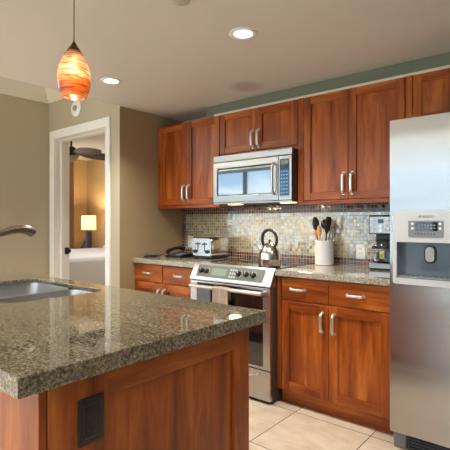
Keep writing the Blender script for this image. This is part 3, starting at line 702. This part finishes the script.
nb = MB().box(XL+.012, XL+.10, 2.62, 2.70, CT+.001, CT+.016, bev=.003).build('remote_handset', BLACKM); nb.name = 'cordless_handset'
tag(nb, 'flat black handset lying on the counter beside the telephone', 'handset')

# coffee maker
KST = brushed('coffee_maker_steel', (.40, .385, .37, 1), .3, (1, 0, 0), .6)
X0, X1, Y0, Y1, ZT = -1.146, -.955, 2.90, 3.115, 1.288
t = thing('coffee_maker', 'black and steel drip coffee maker tucked beside the refrigerator', 'coffee maker', ((X0+X1)/2, (Y0+Y1)/2, CT))
MB().box(X0, X1, Y0+.03, Y1, CT+.001, CT+.05, bev=.006).box(X0, X1, Y1-.075, Y1, CT+.05, ZT-.12, bev=.006).build('housing', BLACK, t)
MB().box(X0-.001, X1+.001, Y0+.02, Y0+.0295, CT+.012, CT+.048, bev=.002).build('base_front', KST, t)
MB().box(X0, X1, Y0+.015, Y1, ZT-.130, ZT, bev=.006).build('brew_head', BLACK, t)
cp = MB().box(X0+.008, X1-.004, Y0+.009, Y0+.0145, ZT-.124, ZT-.010, bev=.002).build('control_panel', KST, t)
for q in range(3): MB().box(X0+.118, X0+.145, Y0+.005, Y0+.0088, ZT-.105+q*.030, ZT-.090+q*.030, bev=.002).build('button', LGREY, cp)
for q in range(3): MB().cyl((X0+.035, Y0+.0088, ZT-.10+q*.032), (X0+.035, Y0+.005, ZT-.10+q*.032), .008, seg=14).build('indicator', LGREY, cp)
MB().box(X0+.066, X0+.103, Y0+.006, Y0+.0088, ZT-.055, ZT-.028).build('display', DGLASS, cp)
for q in range(2): MB().cyl((X0+.085, Y0+.0088, ZT-.075-q*.028), (X0+.085, Y0+.004, ZT-.075-q*.028), .0105, seg=16).build('knob', NICKEL, cp)
cg = newmat('carafe_glass'); cg[2].inputs['Transmission Weight'].default_value = 1.0; cg[2].inputs['Roughness'].default_value = .02; cg[2].inputs['Base Color'].default_value = (.9, .93, .95, 1)
gx, gy = (X0+X1)/2, Y0+.055
cz_ = 1.45
ca = MB().lathe([(q, z*cz_) for q, z in [(.066, 0), (.076, .006), (.086, .045), (.082, .072), (.064, .096), (.058, .101), (.055, .101), (.061, .095), (.079, .071), (.083, .045), (.073, .009), (.02, .004)]], gx, gy, 32, z0=CT+.0515).build('carafe', cg[0], t)
MB().lathe([(q, z*cz_) for q, z in [(.060, .1012), (.063, .106), (.05, .1075), (.02, .108)]], gx, gy, 28, z0=CT+.0515).build('carafe_lid', BLACK, ca)
MB().lathe([(q, z*cz_) for q, z in [(.0835, .071), (.0842, .066), (.0842, .077)]], gx, gy, 32, z0=CT+.0515, cap0=False, cap1=False).build('carafe_band', BLACK, ca)
MB().box(gx-.002, gx+.026, gy-.0905, gy-.0885, CT+.085, CT+.135).build('sticker', mat('printed_sticker', lin(200, 170, 90), .5), ca)
MB().box(gx+.003, gx+.021, gy-.0910, gy-.0906, CT+.092, CT+.113).build('sticker_patch', mat('printed_sticker_patch', lin(90, 140, 90), .5), ca)
MB().tube(smooth([(gx+.055, gy-.050, CT+.190), (gx+.080, gy-.088, CT+.185), (gx+.082, gy-.092, CT+.11), (gx+.066, gy-.064, CT+.085)], 4), .008, 8).build('carafe_handle', BLACK, ca)

# outlets on the backsplash
def wall_outlet(x, z, label):
    yy = YW-.0105
    t = thing('wall_outlet', label, 'outlet', (x, yy, z))
    f = lambda v: Vector((x+v.x, yy-v.z, z+v.y))
    MB().loft([ring(.0355, .0575, .003, 0), ring(.0355, .0575, .003, .003), ring(.032, .054, .003, .006)], xf=f).build('cover_plate', WHITE_P, t)
    for s_ in (-1, 1):
        rc = MB().loft([ring(.0165, .0145, .006, .0062), ring(.0165, .0145, .006, .008)], xf=lambda v: f(v+Vector((0, s_*.0195, 0)))).build('receptacle', mat('off_white_receptacle', lin(226, 226, 222), .4), t)
        sm = MB()
        for q in (-.006, .006): sm.loft([ring(.0012, .0045, .0005, .0081), ring(.0012, .0045, .0005, .0085)], xf=lambda v: f(v+Vector((q, s_*.0195+.001, 0))))
        sm.build('slots', GROUTDARK, rc)
wall_outlet(-1.291, 1.024, 'white double outlet on the mosaic beside the coffee maker')
wall_outlet(-3.055, 1.045, 'pale outlet on the mosaic between the telephone and the toaster')

# crock and utensils
UX, UY = -1.537, 3.03
t = MB().lathe([(.066, 0), (.070, .003), (.071, .02), (.071, .178), (.0725, .182), (.0725, .186), (.0665, .186), (.066, .18), (.0645, .012), (.02, .010)], UX, UY, 40, z0=CT+.0008).build('utensil_crock', CERAMIC)
tag(t, 'white ceramic crock holding cooking utensils on the grey counter', 'crock')
def stick(name, label, foot, tip, head, m, r=.005):
    """handle standing in the crock; head is built along the handle direction by the given function"""
    F, T = Vector(foot), Vector(tip)
    t = thing(name, label, 'utensil', foot, 'cooking utensils in the crock')
    MB().tube([F, F.lerp(T, .5), T], [r*.9, r, r*.9], 10).build('handle', m, t)
    d = (T-F).normalized(); side = Vector((.77, .64, 0)); side = (side-d*side.dot(d)).normalized(); nrm = side.cross(d)
    hb = head(T, d, side, nrm)
    hb.build('head', m, t); return t
def paddle(L, W, prof, thick, bend=0.0, hole=False):
    def fn(T, d, s_, n_):
        loops = []
        for q, ww in prof:
            c = T+d*(q*L-.002)+n_*(bend*math.sin(PI*q))
            loops.append([c+s_*(W*ww*math.cos(2*PI*k/16))+n_*(thick*math.sin(2*PI*k/16)) for k in range(16)])
        return MB().loft(loops)
    return fn
SPOON = [(0, .2), (.1, .35), (.25, .75), (.45, .98), (.6, 1), (.8, .85), (.93, .5), (1, .1)]
SPAT = [(0, .2), (.12, .5), (.25, .85), (.4, .95), (.85, 1), (.95, .9), (1, .6)]
B0 = CT+.014
stick('serving_spoon', 'blue black plastic spoon leaning left in the white crock', (UX-.034, UY-.002, B0), (UX-.063, UY-.006, 1.165), paddle(.12, .028, SPOON, .006, .008), mat('blue_black_nylon', lin(38, 46, 58), .35))
def ladle_head(T, d, s_, n_):
    mb = MB(); c = T+d*.035
    loops = []
    for a in range(0, 10):
        q = -PI/2+PI*.95*a/9*.62
        loops.append([c+n_*(-.036*math.sin(q)*.8-.01)+(s_*math.cos(2*PI*k/20)+d*math.sin(2*PI*k/20))*(.040*math.cos(q)) for k in range(20)])
    for a in range(9, -1, -1):
        q = -PI/2+PI*.95*a/9*.62
        loops.append([c+n_*(-.033*math.sin(q)*.8-.01)+(s_*math.cos(2*PI*k/20)+d*math.sin(2*PI*k/20))*(.0375*math.cos(q)) for k in range(20)])
    return mb.loft(loops)
stick('ladle', 'round black ladle standing upright in the middle of the crock', (UX+.005, UY+.03, B0), (UX-.000, UY+.03, 1.19), ladle_head, BLACK)
stick('spatula', 'tall black spatula leaning right in the white crock', (UX-.01, UY-.01, B0), (UX+.028, UY-.02, 1.15), paddle(.135, .023, SPAT, .005), mat('soft_black_nylon', lin(30, 32, 36), .4))
stick('wooden_spoon', 'pale wooden spoon in front of the black ladle in crock', (UX-.005, UY-.045, B0), (UX-.014, UY-.05, 1.13), paddle(.09, .018, SPOON, .005), WOODSP, .006)
stick('wooden_spatula', 'wooden handled tool with light end leaning far left in the crock', (UX-.036, UY-.018, B0), (UX-.046, UY-.034, 1.125), paddle(.055, .016, SPAT, .005), mat('warm_wood_utensil', lin(190, 140, 85), .5))
t = thing('tongs', 'thin black looped utensil at the right side of the crock', 'utensil', (UX+.03, UY, B0), 'cooking utensils in the crock')
lp = MB().tube(smooth([(UX+.020, UY+.005, B0), (UX+.036, UY+.0, 1.09), (UX+.046, UY-.005, 1.15), (UX+.062, UY-.005, 1.195), (UX+.083, UY+.01, 1.19), (UX+.082, UY+.012, 1.15), (UX+.060, UY+.006, 1.10), (UX+.052, UY+.004, 1.06)], 5), .0035, 8)
lp.build('loop', BLACK, t)

# ------------------------------------------------------------------ lights
LX, LY = -1.595, .96
t = thing('pendant_lamp', 'amber glass teardrop pendant lamp hanging over the island', 'lamp', (LX, LY, 1.745))
MB().cyl((LX, LY, 1.972), (LX, LY, ZC-.021), .0022, seg=8).build('cord', mat('grey_cord', lin(90, 88, 84), .5), t)
MB().lathe([(.06, ZC-.022), (.062, ZC-.012), (.055, ZC-.0008)], LX, LY, 32).build('canopy', NICKEL, t)
MB().lathe([(.003, 1.972), (.0035, 1.955), (.010, 1.945), (.014, 1.935), (.014, 1.90), (.012, 1.895)], LX, LY, 20).build('socket', BRONZE, t)
def amber():
    m, t, b = newmat('amber_swirled_glass'); out = t.nodes['Material Output']
    v = wpos(t, (3, 3, 70)); n = N(t, 'ShaderNodeTexNoise', i_Scale=3.0, i_Detail=4.0, i_Roughness=.6, i_Distortion=1.2); t.links.new(v, n.inputs['Vector'])
    g = N(t, 'ShaderNodeNewGeometry'); s_ = N(t, 'ShaderNodeSeparateXYZ'); t.links.new(g.outputs['Position'], s_.inputs[0])
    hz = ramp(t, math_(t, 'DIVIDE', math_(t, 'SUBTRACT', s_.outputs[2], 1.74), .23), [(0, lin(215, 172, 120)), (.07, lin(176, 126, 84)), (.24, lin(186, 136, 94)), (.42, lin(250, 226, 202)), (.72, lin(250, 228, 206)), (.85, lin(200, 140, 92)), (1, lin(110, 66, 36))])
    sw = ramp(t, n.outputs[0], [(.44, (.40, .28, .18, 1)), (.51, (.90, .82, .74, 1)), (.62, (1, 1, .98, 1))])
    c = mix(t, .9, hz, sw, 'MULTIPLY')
    tl = N(t, 'ShaderNodeBsdfTranslucent'); df = N(t, 'ShaderNodeBsdfDiffuse'); tr = N(t, 'ShaderNodeBsdfTransparent'); gl = N(t, 'ShaderNodeBsdfGlossy', i_Roughness=.2)
    for q in (tl, df, tr): t.links.new(c, q.inputs['Color'])
    def mx(f, a, b_):
        q = N(t, 'ShaderNodeMixShader'); q.inputs[0].default_value = f
        t.links.new(a, q.inputs[1]); t.links.new(b_, q.inputs[2]); return q.outputs[0]
    sh = mx(.42, tl.outputs[0], tr.outputs[0]); sh = mx(.15, sh, df.outputs[0])
    fr = N(t, 'ShaderNodeFresnel', i_IOR=1.45); q = N(t, 'ShaderNodeMixShader'); t.links.new(fr.outputs[0], q.inputs[0]); t.links.new(sh, q.inputs[1]); t.links.new(gl.outputs[0], q.inputs[2])
    t.links.new(q.outputs[0], out.inputs['Surface']); return m
PR = [(.004, 1.968), (.014, 1.952), (.025, 1.936), (.037, 1.917), (.050, 1.892), (.0585, 1.868), (.0635, 1.845), (.0655, 1.822), (.0645, 1.798), (.060, 1.775), (.053, 1.756), (.047, 1.745)]
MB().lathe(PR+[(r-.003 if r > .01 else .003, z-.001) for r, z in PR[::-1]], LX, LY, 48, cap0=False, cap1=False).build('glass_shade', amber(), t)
MB().lathe([(.008, 1.895), (.012, 1.885), (.016, 1.86), (.016, 1.84), (.010, 1.822), (.003, 1.818)], LX, LY, 20).build('bulb', emit('glowing_bulb', (1, .86, .66, 1), 15), t)
pl_ = bpy.data.lights.new('pendant_light', 'POINT'); pl_.energy = 1.3; pl_.color = (1, .80, .58); pl_.shadow_soft_size = .02
po = bpy.data.objects.new('pendant_light', pl_); C.objects.link(po); po.location = (LX, LY, 1.805)

LENS = emit('downlight_lens', (1, .94, .84, 1), 2.6)
def downlight(x, y, label):
    t = thing('recessed_downlight', label, 'ceiling light', (x, y, ZC), 'recessed downlights in the kitchen ceiling')
    MB().lathe([(.078, -.0005), (.078, -.003), (.070, -.0075), (.052, -.005), (.050, -.0005)], x, y, 40, z0=ZC, cap0=False, cap1=False).build('trim_ring', WHITE_P, t)
    MB().lathe([(.0495, -.0008), (.0495, -.0025), (.02, -.0035)], x, y, 32, z0=ZC).build('lens', LENS, t)
    l = bpy.data.lights.new('downlight', 'SPOT'); l.energy = 52; l.color = (1, .94, .86); l.spot_size = 2.3; l.spot_blend = .8; l.shadow_soft_size = .05
    o = bpy.data.objects.new('downlight', l); C.objects.link(o); o.location = (x, y, ZC-.012)
downlight(-1.44, 1.885, 'round recessed downlight in the ceiling nearer the wall cabinets')
downlight(-2.66, 1.90, 'round recessed downlight in the ceiling beside the pendant lamp')
for x, y in ((-.2, 1.885),):
    l = bpy.data.lights.new('downlight', 'SPOT'); l.energy = 26; l.color = (1, .94, .86); l.spot_size = 2.3; l.spot_blend = .8; l.shadow_soft_size = .05
    o = bpy.data.objects.new('downlight', l); C.objects.link(o); o.location = (x, y, ZC-.012)
t = MB().lathe([(.042, -.0005), (.042, -.004), (.036, -.008), (.01, -.010)], -1.45, 1.42, 32, z0=ZC).build('sprinkler_cover', mat('grey_white_cover', lin(190, 186, 180), .4))
tag(t, 'small round sprinkler cover plate on the ceiling at the top frame edge', 'sprinkler cover')
DXc, DZc = -3.862, 2.362
t = thing('smoke_alarm', 'round white alarm on the wall above the bedroom doorway', 'alarm', (DXc, YDW, DZc))
fy = lambda r, y, n=32: [(DXc+r*math.cos(2*PI*i/n), y, DZc+r*math.sin(2*PI*i/n)) for i in range(n)]
MB().loft([fy(.082, YDW-.0006), fy(.082, YDW-.012), fy(.072, YDW-.022), fy(.045, YDW-.026), fy(.042, YDW-.022), fy(.01, YDW-.022)]).build('housing', TRIM, t)
MB().loft([fy(.03, YDW-.0222), fy(.026, YDW-.034), fy(.012, YDW-.040)]).build('sensor', mat('sensor_grey', lin(150, 146, 138), .5), t)

# ------------------------------------------------------------------ bedroom beyond the doorway
t = thing('bed', 'bed with white duvet and grey coverlet seen through the doorway', 'bed', (-5.8, 3.8, 0))
MB().box(-6.55, -5.10, 2.72, 4.70, .10, .42, bev=.02).build('bed_base', mat('dark_bed_base', lin(70, 60, 52), .8), t)
def pillowbox(x0, x1, y0, y1, z0, z1, r, n=5):
    L = []
    for k in range(n+1):
        a = PI/2*k/n; d = r*(1-math.cos(a)); L.append([(p[0], p[1], z1-r+r*math.sin(a)) for p in rrect(x0+d, x1-d, y0+d, y1-d, max(.02, .09-d*.3), 5)])
    return MB().loft([[(p[0], p[1], z0) for p in rrect(x0, x1, y0, y1, .09, 5)]]+L)
pillowbox(-6.56, -5.09, 2.70, 4.70, .42, .70, .07).build('mattress', PALELINEN, t)
pillowbox(-6.60, -5.04, 2.66, 4.40, .22, .765, .05).build('coverlet', GREYLINEN, t)
pillowbox(-6.59, -5.10, 2.72, 4.42, .74, .80, .05).build('duvet', PALELINEN, t)
for x in (-5.45, -6.2): pillowbox(x-.32, x+.32, 4.43, 4.72, .705, .86, .07).build('pillow', PALELINEN, t)
NX, NY = -6.86, 4.42
t = thing('nightstand', 'dark nightstand behind the bed under the bedroom lamp', 'nightstand', (NX, NY, 0))
MB().box(NX-.22, NX+.22, NY-.22, NY+.22, .08, .68, bev=.006).build('body', DARKWOOD, t)
MB().box(NX-.24, NX+.24, NY-.24, NY+.24, .681, .705, bev=.004).build('top', DARKWOOD, t)
for q in (-.18, .18):
    for q2 in (-.18, .18): MB().box(NX+q-.02, NX+q+.02, NY+q2-.02, NY+q2+.02, .001, .079).build('leg', DARKWOOD, t)
t = thing('table_lamp', 'bedside table lamp with lit cream shade and dark blue base', 'lamp', (NX, NY, .706))
MB().lathe([(.075, .001), (.075, .012), (.055, .02), (.055, .40), (.045, .42), (.012, .43), (.012, .46)], NX, NY, 28, z0=.706).build('base', NAVY, t)
shm, st_, sb_ = newmat('lit_linen_shade'); tl = N(st_, 'ShaderNodeBsdfTranslucent'); tl.inputs[0].default_value = (.95, .85, .66, 1); df = N(st_, 'ShaderNodeBsdfDiffuse'); df.inputs[0].default_value = (.9, .84, .7, 1)
ms = N(st_, 'ShaderNodeMixShader', ); ms.inputs[0].default_value = .3; st_.links.new(tl.outputs[0], ms.inputs[1]); st_.links.new(df.outputs[0], ms.inputs[2]); st_.links.new(ms.outputs[0], st_.nodes['Material Output'].inputs[0])
MB().lathe([(.130, .40), (.122, .655), (.119, .655), (.127, .40)], NX, NY, 36, z0=.706, cap0=False, cap1=False).build('lamp_shade', shm, t)
MB().sphere((NX, NY, 1.22), .03).build('bulb', emit('bedside_bulb', (1, .78, .5, 1), 6), t)
l = bpy.data.lights.new('bedside_light', 'POINT'); l.energy = 13; l.color = (1, .70, .38); l.shadow_soft_size = .04
o = bpy.data.objects.new('bedside_light', l); C.objects.link(o); o.location = (NX, NY, 1.27)
l = bpy.data.lights.new('bedroom_fill_spot', 'SPOT'); l.energy = 50; l.color = (1, .95, .9); l.spot_size = 2.6; l.spot_blend = .8; l.shadow_soft_size = .08  # added spot without a fixture, brightens the bed
o = bpy.data.objects.new('bedroom_fill_spot', l); C.objects.link(o); o.location = (-4.5, 3.6, 2.42)
t = thing('bedside_telephone', 'small dark telephone on the nightstand left of the lamp', 'telephone', (NX-.15, NY-.02, .706))
MB().loft([[(NX-.2, NY-.07, .7065), (NX-.1, NY-.07, .7065), (NX-.1, NY+.05, .7065), (NX-.2, NY+.05, .7065)], [(NX-.19, NY-.06, .74), (NX-.11, NY-.06, .74), (NX-.11, NY+.04, .80), (NX-.19, NY+.04, .80)]]).build('base', BLACKM, t)
MB().tube([(NX-.17, NY-.04, .775), (NX-.165, NY, .84), (NX-.16, NY+.03, .90)], [.02, .017, .022], 10).build('handset', BLACKM, t)
# curtain: pleated sheet with thickness
cb = bmesh.new(); R0, R1 = [], []
for i in range(61):
    y = 4.12+.30*i/60; x = XW+.10+.03*math.sin(i*.9)
    R0.append(cb.verts.new((x, y, .02))); R1.append(cb.verts.new((x, y, 2.36)))
for i in range(60): cb.faces.new((R0[i], R0[i+1], R1[i+1], R1[i]))
bmesh.ops.solidify(cb, geom=cb.faces[:], thickness=.006)
mb = MB(); mb.merge(cb, 0, True); cu = mb.build('curtain', CURT, ang=70); tag(cu, 'taupe pleated curtain gathered at the bedroom window, behind the bed', 'curtain')
# ceiling fan
FX, FYc, FZc = -5.47, 3.25, 2.19
t = thing('ceiling_fan', 'ceiling fan with broad leaf shaped brown blades in the bedroom', 'fan', (FX, FYc, FZc))
MB().lathe([(.05, 2.4395), (.055, 2.42), (.02, 2.40), (.014, 2.39), (.014, 2.28)], FX, FYc, 24).build('down_rod', BRONZE, t)
MB().lathe([(.03, 2.285), (.06, 2.27), (.07, 2.22), (.06, 2.18), (.05, 2.165), (.01, 2.16)], FX, FYc, 28).build('motor_housing', BRONZE, t)
for k in range(5):
    a = math.radians(75+72*k); u = Vector((math.cos(a), math.sin(a), 0)); v = Vector((-u.y, u.x, 0)); o0 = Vector((FX, FYc, FZc))
    loops = []
    for q, ww in ((0, .25), (.08, .4), (.25, .8), (.5, 1), (.75, .85), (.92, .5), (1, .08)):
        c = o0+u*(.07+.58*q)+Vector((0, 0, .01-.03*q)); loops.append([c+v*(.10*ww*s1)+Vector((0, 0, .004*s2-.038*ww*s1)) for s1, s2 in ((-1, 0), (-.5, 1), (0, 1.4), (.5, 1), (1, 0), (.5, -1), (0, -1.2), (-.5, -1))])
    MB().loft(loops).build('blade', DARKWOOD, t)
